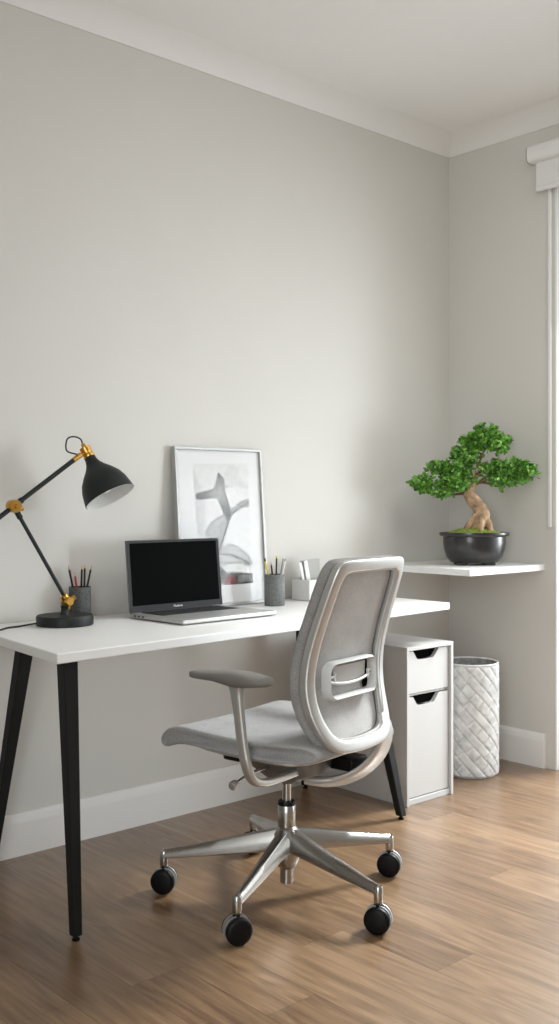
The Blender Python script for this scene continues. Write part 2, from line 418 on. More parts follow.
# ------------------------------------------------------------------ bonsai
ZS = 1.24
bz = thing('bonsai_tree', (-.247, -.334, .866), math.radians(-41.88), 'bonsai tree with twisted trunk in a dark oval pot on corner shelf', 'bonsai')
bm = B()
prof = [(.090, .008), (.103, .012), (.118, .030), (.128, .055), (.1325, .080), (.132, .100), (.145, .104), (.148, .110), (.146, .116), (.136, .116), (.128, .108), (.118, .096)]
prof = [(r, z * 1.19) for r, z in prof]
lathe(bm, prof, 64, sx=1, sy=.72, cap1=True); pot = obj('pot', bm, M['pot'], bz, angle=50)
for sx_ in (-1, 1):
    for sy_ in (-1, 1):
        bm = B(); box(bm, sx_ * .058 - .022, sx_ * .058 + .022, sy_ * .040 - .012, sy_ * .040 + .012, 0, .014); obj('pot_foot', bm, M['pot'], pot, bevel=.004)
bm = B(); R = []
for i in range(15):
    f = i / 14; R.append([(.122 * f * math.cos(a), .088 * f * math.sin(a), .132 + .026 * (1 - f ** 1.8) + rnd.uniform(-.0025, .0025)) for a in [2 * PI * k / 60 for k in range(60)]])
R[0] = [(p[0] + .0005 * math.cos(k), p[1] + .0005 * math.sin(k), .158) for k, p in enumerate(R[0])]
loops(bm, R, False, False); bmesh.ops.remove_doubles(bm, verts=bm.verts, dist=.0001); 
# tiny moss tufts
for k in range(420):
    a = rnd.uniform(0, 2 * PI); f = math.sqrt(rnd.random()) * .98; x, y = .119 * f * math.cos(a), .085 * f * math.sin(a)
    z = .132 + .026 * (1 - f ** 1.8); s = rnd.uniform(.0025, .005)
    lathe(bm, [(s, 0), (s * .8, s * .6), (s * .2, s)], 6, (x, y, z - .001))
obj('moss', bm, M['moss'], bz, angle=80)
# trunk: local x = across the view, y = depth, z up; unit m
bm = B()
tr = [(.012, 0, .112), (.016, -.004, .135), (.026, -.006, .165), (.024, -.002, .190), (.008, .004, .212), (-.010, .004, .228), (-.020, .0, .245), (-.018, -.002, .262), (-.006, -.004, .278), (.002, .0, .295), (.010, .004, .32), (.014, .006, .345), (.010, .002, .36)]
tube(bm, smooth_path(tr, 5), [.028, .030, .033, .029, .026, .024, .021, .018, .014, .010, .008, .0065, .005], 14)
for rt in ([(.002, -.010, .172), (-.016, -.016, .150), (-.034, -.020, .128), (-.046, -.022, .106)], [(.018, -.02, .172), (.022, -.036, .148), (.016, -.044, .126), (.022, -.050, .106)],
           [(.038, -.012, .170), (.052, -.024, .146), (.056, -.03, .124), (.064, -.034, .106)], [(.04, 0, .160), (.058, .004, .138), (.064, .006, .106)], [(0, .01, .15), (-.018, .02, .12), (-.026, .025, .106)]):
    tube(bm, smooth_path(rt, 4), [.013, .012, .011, .009], 10)
for v in bm.verts:
    v.co.z = .112 + (v.co.z - .112) * ZS + .022; v.co.x *= 1.1
    n = math.sin(v.co.z * 210 + v.co.x * 300) * .0022 + math.sin(v.co.x * 520 + v.co.y * 410) * .0008
    v.co += Vector((n, n * .6, 0))
trunk = obj('trunk', bm, M['bark'], bz, angle=80)
bm = B()
brs = [([(-.018, 0, .25), (-.05, .004, .247), (-.085, .006, .244), (-.125, .002, .247), (-.16, 0, .256)], .0075),
       ([(-.004, 0, .275), (.02, -.006, .285), (.05, -.01, .283), (.08, -.008, .275), (.105, -.01, .272), (.14, -.01, .29)], .0085),
       ([(.02, 0, .29), (.06, .004, .305), (.10, .004, .318), (.15, 0, .33), (.19, 0, .34)], .005),
       ([(.005, 0, .30), (-.02, .005, .32), (-.05, .005, .33), (-.10, .0, .335), (-.14, 0, .33)], .0055),
       ([(.012, .005, .345), (.026, .004, .365), (.022, 0, .385), (.0, 0, .40)], .005),
       ([(.024, .004, .37), (.04, 0, .39), (.06, 0, .41), (.08, 0, .42)], .004),
       ([(.004, 0, .31), (.03, -.02, .33), (.05, -.03, .36)], .004)]
for p, r in brs: p = [(a * 1.1 if abs(a) < .03 else a, b, .134 + (c - .112) * ZS) for a, b, c in p]; tube(bm, smooth_path(p, 4), [r, r * .8, r * .55, r * .3], 8)
obj('branches', bm, M['twig'], trunk)
# foliage pads (cx, cy, cz, rx, ry, rz, count)
pads = [(-.149, .0, .336, .100, .060, .040, 400), (-.070, -.01, .350, .070, .060, .036, 280), (-.225, 0, .338, .042, .035, .018, 80),
        (-.140, .01, .402, .055, .045, .026, 170), (-.078, .0, .412, .060, .055, .034, 230), (-.045, .0, .462, .048, .045, .034, 170), (-.018, .01, .500, .045, .045, .030, 150),
        (.050, .0, .528, .088, .060, .036, 380), (.098, .0, .505, .045, .045, .026, 140), (.035, .0, .562, .045, .040, .022, 120), (.01, .0, .43, .03, .04, .022, 50),
        (.160, .0, .402, .092, .060, .042, 420), (.118, -.01, .352, .070, .050, .024, 200), (.215, .0, .394, .050, .045, .032, 170), (.100, .01, .404, .052, .045, .030, 150), (.045, -.01, .392, .03, .03, .02, 50)]
bm = B()
def leaf(bm, p, d, L_, w):
    F = axis_matrix(d); up = rnd.uniform(0, 2 * PI)
    s = F @ Vector((math.cos(up), math.sin(up), 0)); nrm = Vector(d).normalized().cross(s)
    d = Vector(d).normalized(); pts = []
    for f, k in ((.0, .12), (.35, .7), (.7, 1.), (.92, .6)):
        c = p + d * (L_ * f) + nrm * (L_ * .18 * math.sin(f * PI)); pts.append((c - s * w * k + nrm * w * .25 * k, c, c + s * w * k + nrm * w * .25 * k))
    tip = bm.verts.new(p + d * L_)
    V = [[bm.verts.new(q) for q in r] for r in pts]
    for a, b in zip(V, V[1:]):
        bm.faces.new((a[0], a[1], b[1], b[0])); bm.faces.new((a[1], a[2], b[2], b[1]))
    bm.faces.new((V[-1][0], V[-1][1], tip)); bm.faces.new((V[-1][1], V[-1][2], tip))
for cx_, cy_, cz_, rx_, ry_, rz_, n in pads:
    for k in range(int(n * .19)):
        # a sprig: several leaves spraying up and outward from a point near the pad surface
        v = Vector((rnd.gauss(0, 1), rnd.gauss(0, 1), rnd.gauss(0, 1))).normalized() * (rnd.random() ** .33)
        c = Vector((cx_ + v.x * rx_, cy_ + v.y * ry_, cz_ + v.z * rz_))
        out = Vector((v.x * .8, v.y * .9, .35 + v.z * .55))
        for q in range(5):
            d = (out + Vector((rnd.gauss(0, .55), rnd.gauss(0, .55), rnd.gauss(0, .45)))).normalized()
            leaf(bm, c, d, rnd.uniform(.021, .033), rnd.uniform(.0058, .0085))
me_o = obj('foliage', bm, M['leaf'], bz, angle=80)

# ------------------------------------------------------------------ desk lamp
LX, LY = -2.108, -.165
lp = thing('desk_lamp', (LX, LY, DT), 0, 'black adjustable desk lamp with brass joints and round base', 'lamp')
def W2(x, z, y=-.165): return Vector((x - LX, y - LY, z - DT))
bm = B(); lathe(bm, [(.086, 0), (.089, .003), (.089, .026), (.086, .031), (.03, .0325)], 64); obj('base', bm, M['lamp'], lp)
bm = B(); lathe(bm, [(.016, .032), (.013, .038), (.011, .052), (.014, .058), (.010, .062)], 20); obj('stem', bm, M['lamp'], lp)
bj = W2(-2.100, .822); el = W2(-2.283, 1.121); hd = W2(-2.068, 1.272); tail = W2(-2.42, 1.025)
n_ = Vector((0, 1, 0))
bm = B(); lathe(bm, [(.005, -.02), (.012, -.02), (.014, -.018), (.014, .018), (.012, .02), (.005, .02)], 24, bj + Vector((0, 0, 0)), axis_matrix(n_))
da = (el - bj).normalized()
lathe(bm, [(.007, -.012), (.013, -.012), (.014, 0), (.012, .024), (.008, .026)], 20, bj, axis_matrix(da))
lathe(bm, [(.010, 0), (.012, .012), (.008, .016)], 18, bj + Vector((0, 0, -.026))); lathe(bm, [(.004, .0), (.008, .0), (.008, .012), (.004, .013)], 14, bj + Vector((.012, -.01, .006)), axis_matrix((.8, -.2, .5)))
obj('base_joint', bm, M['brass'], lp)
bm = B(); tube(bm, [bj + da * .02, el - da * .02], .0062, 14); lathe(bm, [(.006, -.03), (.009, -.03), (.009, 0), (.006, 0)], 16, el - da * .012, axis_matrix(da)); obj('lower_arm', bm, M['lamp'], lp)
db = (hd - el).normalized()
bm = B(); tube(bm, [tail, hd], .0075, 14); lathe(bm, [(.007, 0), (.0095, 0), (.0095, .02), (.007, .02)], 16, el + db * .014, axis_matrix(db)); obj('upper_arm', bm, M['lamp'], lp)
bm = B(); lathe(bm, [(.004, -.017), (.018, -.017), (.020, -.014), (.020, .014), (.018, .017), (.004, .017)], 30, el, axis_matrix(n_))
lathe(bm, [(.002, 0), (.007, 0), (.007, .006), (.005, .008)], 16, el - Vector((0, .017, 0)), axis_matrix(-n_)); lathe(bm, [(.006, 0), (.008, 0), (.008, .018), (.005, .02)], 14, el + Vector((.012, 0, -.005)), axis_matrix((1, 0, -.1)))
obj('elbow_joint', bm, M['brass'], lp)
# head: axis points down-right and slightly to the viewer
Rv = Vector((.7445, -.6676, 0)); Vv = Vector((.6676, .7445, 0))
ax = (Rv * .47 - Vector((0, 0, .86)) - Vv * .17).normalized()
neck = W2(-2.018, 1.276)
mx = axis_matrix(ax)
bm = B(); prof = [(.0185, 0), (.0190, .010), (.0235, .024), (.034, .040), (.050, .058), (.066, .080), (.0755, .103), (.0805, .127), (.084, .146)]
lathe(bm, prof + [(.0825, .1465)], 56, neck, mx, cap0=True, cap1=False); sh = obj('shade', bm, M['lamp'], lp, angle=60)
bm = B(); lathe(bm, [(max(r - .0016, .001), z + .0012) for r, z in prof], 56, neck, mx, cap0=True, cap1=False); obj('shade_lining', bm, M['lampin'], sh, angle=60)
bm = B(); bp_ = [(.012, .04), (.013, .07)] + [(.024 * math.sin(a), .105 - .024 * math.cos(a)) for a in [PI * (.25 + .75 * k / 9) for k in range(9)]] + [(.001, .129)]
lathe(bm, bp_, 24, neck, mx); obj('bulb', bm, M['bulb'], sh)
bm = B(); lathe(bm, [(.017, 0.001), (.019, -.002), (.019, -.008), (.0165, -.010), (.0165, -.026), (.018, -.028), (.018, -.036), (.012, -.038)], 30, neck, mx)
lathe(bm, [(.007, -.037), (.007, -.050), (.005, -.052)], 16, neck, mx)
tube(bm, [hd - db * .012, hd + db * .02], .0085, 14); tube(bm, [hd + db * .012, neck - ax * .018 - Rv * .008], .006, 10); obj('neck_fitting', bm, M['brass'], lp)
bm = B(); k0 = neck - ax * .048
tube(bm, smooth_path([k0, k0 - ax * .022, k0 - ax * .030 - Rv * .020, k0 - ax * .018 - Rv * .044, k0 + Vector((0, 0, -.020)) - Rv * .052, hd + db * .006 + Vector((0, 0, .008)), hd - db * .012 + Vector((0, 0, .006))], 6), .0026, 8)
obj('flex_cord', bm, M['rubber'], lp)
bm = B(); tube(bm, smooth_path([(-.084, .0, .012), (-.10, .012, .010), (-.14, .03, .004), (-.18, .028, .003), (-.215, .0, .003), (-.25, -.02, .003)], 6), .003, 8); obj('power_cord', bm, M['rubber'], lp)

# ------------------------------------------------------------------ pencil cups
def cup(name, x, y, r, h, m, label):
    t_ = thing(name, (x, y, DT), 0, label, 'pencil cup', 'pencil cups on the desk')
    bm = B(); lathe(bm, [(r - .002, 0), (r, .002), (r, h - .001), (r - .001, h), (r - .003, h), (r - .003, .006), (.002, .005)], 44); obj('cup_body', bm, m, t_, angle=50)
    return t_
def pencil(x, y, z, lean, az, L_, m, label, cat='pencil', group=None, tip='wood', r=.0036, name='pencil'):
    """stands inside a cup: its lower end at x, y, z"""
    d = Vector((math.sin(lean) * math.cos(az), math.sin(lean) * math.sin(az), math.cos(lean)))
    t_ = thing(name, (x, y, z), 0, label, cat, group); mx = axis_matrix(d)
    bm = B(); lathe(bm, [(r, 0), (r, L_ - (.014 if tip == 'wood' else 0))], 6 if name == 'pencil' else 12, (0, 0, 0), mx); obj('shaft', bm, m, t_, smooth=name != 'pencil')
    if tip == 'wood':
        bm = B(); lathe(bm, [(r, L_ - .014), (r * .3, L_ - .003)], 12, (0, 0, 0), mx); obj('sharpened_tip', bm, M['wood'], t_)
        bm = B(); lathe(bm, [(r * .3, L_ - .003), (.0003, L_)], 8, (0, 0, 0), mx); obj('lead', bm, M['lead'], t_)
    elif tip:
        bm = B(); lathe(bm, [(r * 1.02, L_), (r * 1.02, L_ + .008), (r * .6, L_ + .010)], 12, (0, 0, 0), mx); obj('end_cap', bm, M[tip], t_)
    return t_
cxL, cyL = -1.988, -.055
cup('pencil_cup', cxL, cyL, .036, .106, M['concrete'], 'dark grey speckled pencil cup behind the lamp base')
azR = math.atan2(-.6676, .7445); azL = azR + PI
R2 = Vector((.7445, -.6676))
def at_cup(cx_, cy_, off, dep=0.): return cx_ + R2.x * off + .6676 * dep, cy_ + R2.y * off + .7445 * dep
zc = DT + .008
x, y = at_cup(cxL, cyL, -.004); pencil(x, y, zc, .20, azL, .170, M['pblack'], 'black pencil leaning furthest left in the cup behind the lamp', group='pencils in the cup behind the lamp')
x, y = at_cup(cxL, cyL, .003, -.012); pencil(x, y, zc, .12, azL, .148, M['pred'], 'short dark red pencil in the cup behind the lamp', group='pencils in the cup behind the lamp')
x, y = at_cup(cxL, cyL, .000, .010); pencil(x, y, zc, .03, azR, .168, M['pblack'], 'upright black pencil, left of two upright ones behind lamp', group='pencils in the cup behind the lamp')
x, y = at_cup(cxL, cyL, .012, .004); pencil(x, y, zc, .02, azR, .172, M['pblack'], 'upright black pencil, right of two upright ones behind lamp', group='pencils in the cup behind the lamp')
x, y = at_cup(cxL, cyL, .004, -.006); pencil(x, y, zc, .21, azR, .172, M['pblack'], 'black pencil leaning furthest right in the cup behind the lamp', group='pencils in the cup behind the lamp')
cxR, cyR = -1.222, -.160
cup('pencil_cup', cxR, cyR, .038, .116, M['concrete2'], 'grey concrete pencil cup in front of the picture frame')
x, y = at_cup(cxR, cyR, -.002); pencil(x, y, zc, .21, azL, .160, M['pyel'], 'yellow and black pencil in the cup by the picture', group='pencils and pens in the cup by the picture', tip='pblack')
x, y = at_cup(cxR, cyR, .002, .012); pencil(x, y, zc, .10, azL, .155, M['pblack'], 'dark pencil second from left in cup by the picture', group='pencils and pens in the cup by the picture')
x, y = at_cup(cxR, cyR, .004, -.008); pencil(x, y, zc, .02, azR, .168, M['pblack'], 'upright black pencil with yellow end in cup by picture', group='pencils and pens in the cup by the picture', tip='pyel')
x, y = at_cup(cxR, cyR, .006, .008); pencil(x, y, zc, .16, azR, .168, M['pgrey'], 'slim grey pen leaning right in the cup by the picture', 'pen', group='pencils and pens in the cup by the picture', tip='pwhite', name='pen')
x, y = at_cup(cxR, cyR, .004, .0); pencil(x, y, zc, .22, azR, .160, M['pwhite'], 'pale pen leaning furthest right in cup by the picture', 'pen', group='pencils and pens in the cup by the picture', tip='pgrey', name='pen')

# ------------------------------------------------------------------ desk organizer
OX, OY = -.925, -.090
og = thing('desk_organizer', (OX, OY, DT), 0, 'low white rectangular desk organizer box behind the chair back', 'organizer')
bm = B(); w, d, h, t = .20, .10, .082, .004
box(bm, -w / 2, w / 2, -d / 2, -d / 2 + t, 0, h); box(bm, -w / 2, w / 2, d / 2 - t, d / 2, 0, h); box(bm, -w / 2, -w / 2 + t, -d / 2 + t, d / 2 - t, 0, h); box(bm, w / 2 - t, w / 2, -d / 2 + t, d / 2 - t, 0, h); box(bm, -w / 2, w / 2, -d / 2, d / 2, 0, .004)
obj('box', bm, M['boxw'], og, bevel=.002)
bm = B(); mxx = Matrix.Rotation(math.radians(-4), 4, 'Y'); box(bm, -.05, .05, -.004, .004, 0, .152)
o = obj('notebook', bm, M['card'], bevel=.002); o.location = (OX - .022, OY + .020, DT + .0045); o.rotation_euler = (0, math.radians(-3), 0)
tag(o, 'small grey notebook standing upright in the white organizer box', 'notebook')
bm = B(); box(bm, -.022, .022, -.001, .001, 0, .150)
o = obj('card', bm, M['cardw']); o.location = (OX - .055, OY - .005, DT + .006); o.rotation_euler = (0, math.radians(-14), 0)
tag(o, 'narrow white card leaning left in the organizer box', 'card')
bm = B(); lathe(bm, [(.002, 0), (.004, .002), (.004, .135), (.005, .137), (.005, .15), (.002, .152)], 12)
o = obj('pen', bm, M['mech']); o.location = (OX - .075, OY - .02, DT + .006); o.rotation_euler = (0, math.radians(-12), 0)
tag(o, 'dark grey pen leaning out the left of the organizer box', 'pen')

# ------------------------------------------------------------------ framed print
FW, FH = .413, .586
th = math.asin(.045 / FH)
pf = thing('picture_frame', (-1.3775, -.070, DT + .0022), 0, 'silver framed grey botanical print leaning on wall behind laptop', 'picture')
pf.rotation_euler = (-th, 0, 0)
bm = B(); fwid, fd = .011, .024
def frame_ring(bm, w0, w1, z0, z1, fw, y0, y1):
    o_ = [(w0, z0), (w1, z0), (w1, z1), (w0, z1)]; i_ = [(w0 + fw, z0 + fw), (w1 - fw, z0 + fw), (w1 - fw, z1 - fw), (w0 + fw, z1 - fw)]
    V = [[bm.verts.new((a, y, b)) for a, b in L_] for y in (y0, y1) for L_ in (o_, i_)]
    for k in range(4):
        q = (k + 1) % 4
        bm.faces.new((V[0][k], V[0][q], V[1][q], V[1][k])); bm.faces.new((V[2][k], V[2][q], V[3][q], V[3][k]))
        bm.faces.new((V[0][k], V[0][q], V[2][q], V[2][k])); bm.faces.new((V[1][k], V[1][q], V[3][q], V[3][k]))
frame_ring(bm, -FW / 2, FW / 2, 0, FH, fwid, -.002, fd - .002); obj('frame', bm, M['pframe'], pf, bevel=.0015, smooth=False)
bm = B(); box(bm, -FW / 2 + fwid, FW / 2 - fwid, .008, .012, fwid, FH - fwid); obj('mat_board', bm, M['paper'], pf, smooth=False)
bm = B(); box(bm, -FW / 2 + .012, FW / 2 - .012, .003, .0045, .012, FH - .012); obj('glass', bm, M['pglass'], pf, smooth=False)
# print: painted per vertex (x,y in a 600 x 800 layout of the sheet)
def seg(px, py, ax_, ay, bx, by):
    vx, vy = bx - ax_, by - ay; t = max(0, min(1, ((px - ax_) * vx + (py - ay) * vy) / (vx * vx + vy * vy)))
    return math.hypot(px - ax_ - t * vx, py - ay - t * vy), t
def inside(p, poly):
    x, y = p; r = False; n = len(poly)
    for i in range(n):
        x1, y1 = poly[i]; x2, y2 = poly[(i + 1) % n]
        if (y1 > y) != (y2 > y) and x < (x2 - x1) * (y - y1) / (y2 - y1) + x1: r = not r
    return r
def edge(p, poly): return min(seg(p[0], p[1], *poly[i], *poly[(i + 1) % len(poly)])[0] for i in range(len(poly)))
BIRD = [(200, 90), (215, 105), (235, 125), (243, 150), (245, 170), (258, 168), (270, 180), (252, 184), (246, 200), (262, 240), (282, 300), (296, 350), (292, 378), (278, 388), (264, 375), (240, 335), (220, 290), (204, 250), (180, 250), (130, 258), (90, 262), (74, 248), (78, 224), (110, 215), (150, 200), (180, 185), (190, 150)]
LEAF1 = [(145, 475), (152, 440), (180, 400), (215, 368), (250, 350), (290, 350), (285, 400), (265, 470), (250, 540), (235, 600), (215, 640), (205, 600), (200, 540), (190, 500)]
LEAF2 = [(285, 345), (292, 318), (320, 290), (360, 262), (400, 250), (400, 298), (350, 310), (310, 340), (296, 362)]
LEAF3 = [(240, 565), (270, 542), (300, 533), (335, 545), (375, 575), (410, 610), (432, 655), (420, 665), (370, 635), (320, 612), (280, 600), (236, 600)]
LEAF4 = [(215, 640), (240, 615), (280, 598), (320, 600), (370, 620), (425, 665), (405, 668), (350, 650), (300, 655), (265, 668), (230, 655)]
DARK1 = [(205, 660), (240, 670), (270, 690), (290, 720), (262, 770), (240, 790), (225, 740)]
DARK2 = [(262, 740), (285, 710), (330, 704), (440, 716), (440, 776), (300, 786), (268, 780)]
STALK = [(45, 70), (70, 130), (100, 185), (122, 240), (132, 330), (138, 480), (108, 480), (95, 400), (80, 300), (62, 200), (50, 130)]
WEDGE = [(300, 35), (320, 60), (345, 120), (395, 185), (300, 185), (225, 150), (250, 60)]
def art(p):
    x, y = p; g = .80
    nz = .5 + .25 * math.sin(x * .11 + y * .047) + .25 * math.sin(x * .037 - y * .09 + 2)
    g -= .05 * nz
    if inside(p, WEDGE): g -= .12 * (1 - (185 - y) / 260)
    if inside(p, STALK):
        e = edge(p, STALK); g -= .10 + .10 * math.exp(-e / 5)
    for L_, a, b, s in ((LEAF1, (215, 640), (285, 355), .24), (LEAF2, (290, 350), (400, 268), .24), (LEAF3, (236, 590), (430, 655), .22), (LEAF4, (215, 640), (420, 662), .15)):
        if inside(p, L_):
            e = edge(p, L_); d, t = seg(x, y, *a, *b)
            g -= s * 1.15 + .50 * math.exp(-e / 5) + .05 * math.sin((t * 46) + d * .12)
            if d < 3.5: g -= .3
    if y > 350:
        d, t = seg(x, y, 215, 650, 245, 400)
        if d < 2.5: g -= .25
        d, t = seg(x, y, 190, 480, 240, 400)
        if d < 2.5: g -= .2
    if inside(p, BIRD):
        c = math.hypot(x - 215, y - 215); g = .34 - .0014 * c + .12 * math.exp(-(c / 60) ** 2) - .08 * math.exp(-edge(p, BIRD) / 7)
        g = max(.10, g)
    for D_ in (DARK1, DARK2):
        if inside(p, D_): g = .07 + .12 * nz - .05 * math.exp(-edge(p, D_) / 8) + (.14 if x > 350 and 725 < y < 765 else 0)
    c = [g, g, g * .985]
    rd = math.exp(-((x - 308) / 24) ** 2 - ((y - 758) / 26) ** 4)
    if rd > .05: c = [c[0] * (1 - rd) + .34 * rd, c[1] * (1 - rd) + .05 * rd, c[2] * (1 - rd) + .045 * rd]
    return [max(.01, v * .74) for v in c]
# sheet corners: layout coords (x,y) and frame coords (u,v)
QX = ((40, 40), (385, 30), (438, 775), (150, 800)); QU = ((.205, .895), (.835, .905), (.835, .131), (.235, .123))
NU, NV = 110, 220
bm = B(); lay = bm.loops.layers.color.new('Col'); V = []; CC = {}
for j in range(NV + 1):
    row = []
    for i in range(NU + 1):
        s, t_ = i / NU, j / NV
        w4 = ((1 - s) * (1 - t_), s * (1 - t_), s * t_, (1 - s) * t_)
        u = sum(w * q[0] for w, q in zip(w4, QU)); v_ = sum(w * q[1] for w, q in zip(w4, QU))
        p = (sum(w * q[0] for w, q in zip(w4, QX)), sum(w * q[1] for w, q in zip(w4, QX)))
        vt = bm.verts.new(((u - .5) * FW, .0072, v_ * FH)); row.append(vt); CC[vt] = art(p)
    V.append(row)
for j in range(NV):
    for i in range(NU):
        f = bm.faces.new((V[j][i], V[j][i + 1], V[j + 1][i + 1], V[j + 1][i]))
        for lp_ in f.loops: lp_[lay] = [(c * 12.92 if c < .0031308 else 1.055 * c ** (1 / 2.4) - .055) for c in CC[lp_.vert]] + [1]
obj('art_print', bm, M['art'], pf, smooth=False)

# ------------------------------------------------------------------ laptop
LW, LD = .408, .285
lt = thing('laptop', (-1.63, -.245, DT), math.radians(2.4), 'open silver laptop with black screen on the white desk', 'laptop')
yb, yf = .14, .14 - LD
lt.location = (-1.651, -.283, DT)
bm = B(); box(bm, -LW / 2, LW / 2, yf, yb, .003, .0165); bs = obj('laptop_base', bm, M['laptop'], lt, bevel=.004, seg=3)
for a in (-1, 1):
    for b in (yf + .03, yb - .03):
        bm = B(); lathe(bm, [(.006, 0), (.006, .0035)], 12, (a * (LW / 2 - .03), b, 0)); obj('rubber_foot', bm, M['blackp'], bs)
bm = B(); box(bm, -LW / 2 + .035, LW / 2 - .035, yb - .135, yb - .020, .0166, .0170); kb = obj('keyboard', bm, M['keys'], bs, smooth=False)
bm = B(); kw = (LW - .078) / 14
for r in range(6):
    for c in range(14):
        x0 = -LW / 2 + .039 + c * kw; y0 = yb - .133 + r * .0187
        if r == 0 and 4 <= c <= 8 and c != 4: continue
        x1 = x0 + kw * (5 if (r == 0 and c == 4) else 1) - .0035
        box(bm, x0, x1, y0, y0 + .0162, .0171, .0185)
obj('keycaps', bm, M['lapdark'], kb, bevel=.0006, smooth=False)
bm = B(); box(bm, -.07, .07, yf + .015, yf + .100, .0166, .0168); obj('touchpad', bm, M['laptop'], bs, smooth=False)
bm = B()
for k in range(3): box(bm, -LW / 2 - .0004, -LW / 2 + .002, yb - .040 - k * .022, yb - .028 - k * .022, .008, .0125)
obj('ports', bm, M['dark'], bs, smooth=False)
lid = bpy.data.objects.new('lid_pivot', None)
tl = math.radians(-6.0); LH = .245
def lidm(bm, x0, x1, y0, y1, z0, z1): box(bm, x0, x1, y0, y1, z0, z1, mx=Matrix.Translation((0, yb - .006, .013)) @ Matrix.Rotation(tl, 4, 'X'))
bm = B(); lidm(bm, -LW / 2, LW / 2, 0, .006, 0.004, LH); sc_ = obj('screen_lid', bm, M['lidgrey'], lt, bevel=.003, seg=3)
bm = B(); lidm(bm, -LW / 2 + .002, LW / 2 - .002, -.0012, .0002, .006, LH - .002); obj('bezel', bm, M['lapdark'], sc_, smooth=False)
bm = B(); lidm(bm, -LW / 2 + .014, LW / 2 - .014, -.0018, -.0010, .026, LH - .010); obj('display', bm, M['screen'], sc_, smooth=False)
bm = B(); lathe(bm, [(.006, -LW / 2 + .05), (.006, LW / 2 - .05)], 16, (0, yb - .004, .0165), Matrix.Rotation(PI / 2, 3, 'Y')); obj('hinge', bm, M['lapdark'], sc_)
cu = bpy.data.curves.new('logo', 'FONT'); cu.body = 'MacBook'; cu.size = .0105; cu.extrude = .0003; cu.align_x = 'CENTER'
tmp = bpy.data.objects.new('tmp_text', cu); col.objects.link(tmp)
dg = bpy.context.evaluated_depsgraph_get(); me = bpy.data.meshes.new_from_object(tmp.evaluated_get(dg)); bpy.data.objects.remove(tmp)
lg = bpy.data.objects.new('logo_text', me); col.objects.link(lg); me.materials.clear(); me.materials.append(M['logo']); lg.parent = sc_
lg.matrix_local = Matrix.Translation((0, yb - .006, .013)) @ Matrix.Rotation(tl, 4, 'X') @ Matrix.Translation((0, -.0015, .0125)) @ Matrix.Rotation(PI / 2, 4, 'X')
bpy.data.objects.remove(lid)

# ------------------------------------------------------------------ office chair
HX, HY = -1.775, -.835
ch = thing('office_chair', (HX, HY, 0), math.radians(10), 'grey fabric swivel office chair with silver frame and five castors', 'chair')
# base
bm = B(); lathe(bm, [(.020, .085), (.032, .095), (.040, .120), (.039, .185), (.0275, .203), (.0245, .206)], 36); obj('base_hub', bm, M['silver'], ch, angle=35)
bm = B(); lathe(bm, [(.016, .042), (.0195, .044), (.0195, .098)], 28); obj('column_tail', bm, M['silver'], ch)
bm = B(); lathe(bm, [(.0245, .198), (.0255, .200), (.0255, .266), (.023, .270)], 28); obj('column_sleeve', bm, M['silver'], ch)
bm = B(); lathe(bm, [(.026, .266), (.0265, .270), (.024, .277), (.016, .278)], 28); obj('column_ring', bm, M['blackp'], ch)
bm = B(); lathe(bm, [(.013, .275), (.013, .36)], 24); obj('gas_lift', bm, M['silver'], ch)
def caster(parent_loc, swivel, parent, roll=0.):
    c = bpy.data.objects.new('caster', None); c.empty_display_size = .03; col.objects.link(c); c.parent = ch; c.location = parent_loc; c.rotation_euler = (0, 0, swivel)
    # wheel axis along local x
    bm = B(); lathe(bm, [(.008, .062), (.0115, .064), (.0115, .076), (.006, .078)], 18); box(bm, -.0065, .0065, -.018, .018, .030, .066); 
    obj('swivel_stem', bm, M['blackp'], c, bevel=.003)
    for s in (-1, 1):
        bm = B(); pr_ = [(.004, .007), (.030, .007), (.0345, .009), (.0355, .013), (.0355, .021), (.033, .025), (.024, .0275), (.004, .0285)]
        lathe(bm, [(r, s * z) for r, z in pr_], 36, (0, -.0, .0356), Matrix.Rotation(PI / 2, 3, 'Y')); obj('wheel', bm, M['blackp'], c, angle=50)
        bm = B(); lathe(bm, [(.0300, s * .0065), (.0365, s * .0065), (.0368, s * .0105), (.0300, s * .0105)], 36, (0, 0, .0372), Matrix.Rotation(PI / 2, 3, 'Y')); obj('wheel_band', bm, M['wheelc'], c)
    return c
arms = [(64, .385, 10), (132.3, .358, 38), (205.2, .334, 68), (273, .34, 30), (346.8, .358, 30)]
for wa, R_, sw in arms:
    a = math.radians(wa - 10); d = Vector((math.cos(a), math.sin(a), 0)); s = Vector((-d.y, d.x, 0))
    bm = B(); R = []
    for f in range(11):
        q = f / 10; r = .018 + (R_ - .018) * q
        ztop = .200 - .078 * q - .004 * q * (1 - q); hgt = .064 * (1 - q) + .023 * q; w = .026 * (1 - q) + .0135 * q
        p = d * r; zb = ztop - hgt
        ring = [(s * x, z) for x, z in ((-w, zb + hgt * .15), (-w, ztop - hgt * .45), (-w * .55, ztop - .001), (0, ztop + .0025), (w * .55, ztop - .001), (w, ztop - hgt * .45), (w, zb + hgt * .15), (w * .55, zb), (-w * .55, zb))]
        R.append([p + v + Vector((0, 0, z)) for v, z in ring])
    loops(bm, R)
    lathe(bm, [(.0115, .076), (.0125, .078), (.0125, .118), (.010, .122)], 18, d * R_); obj('base_arm', bm, M['silver'], ch, angle=45)
    caster(d * R_, math.radians(sw - 10), ch)
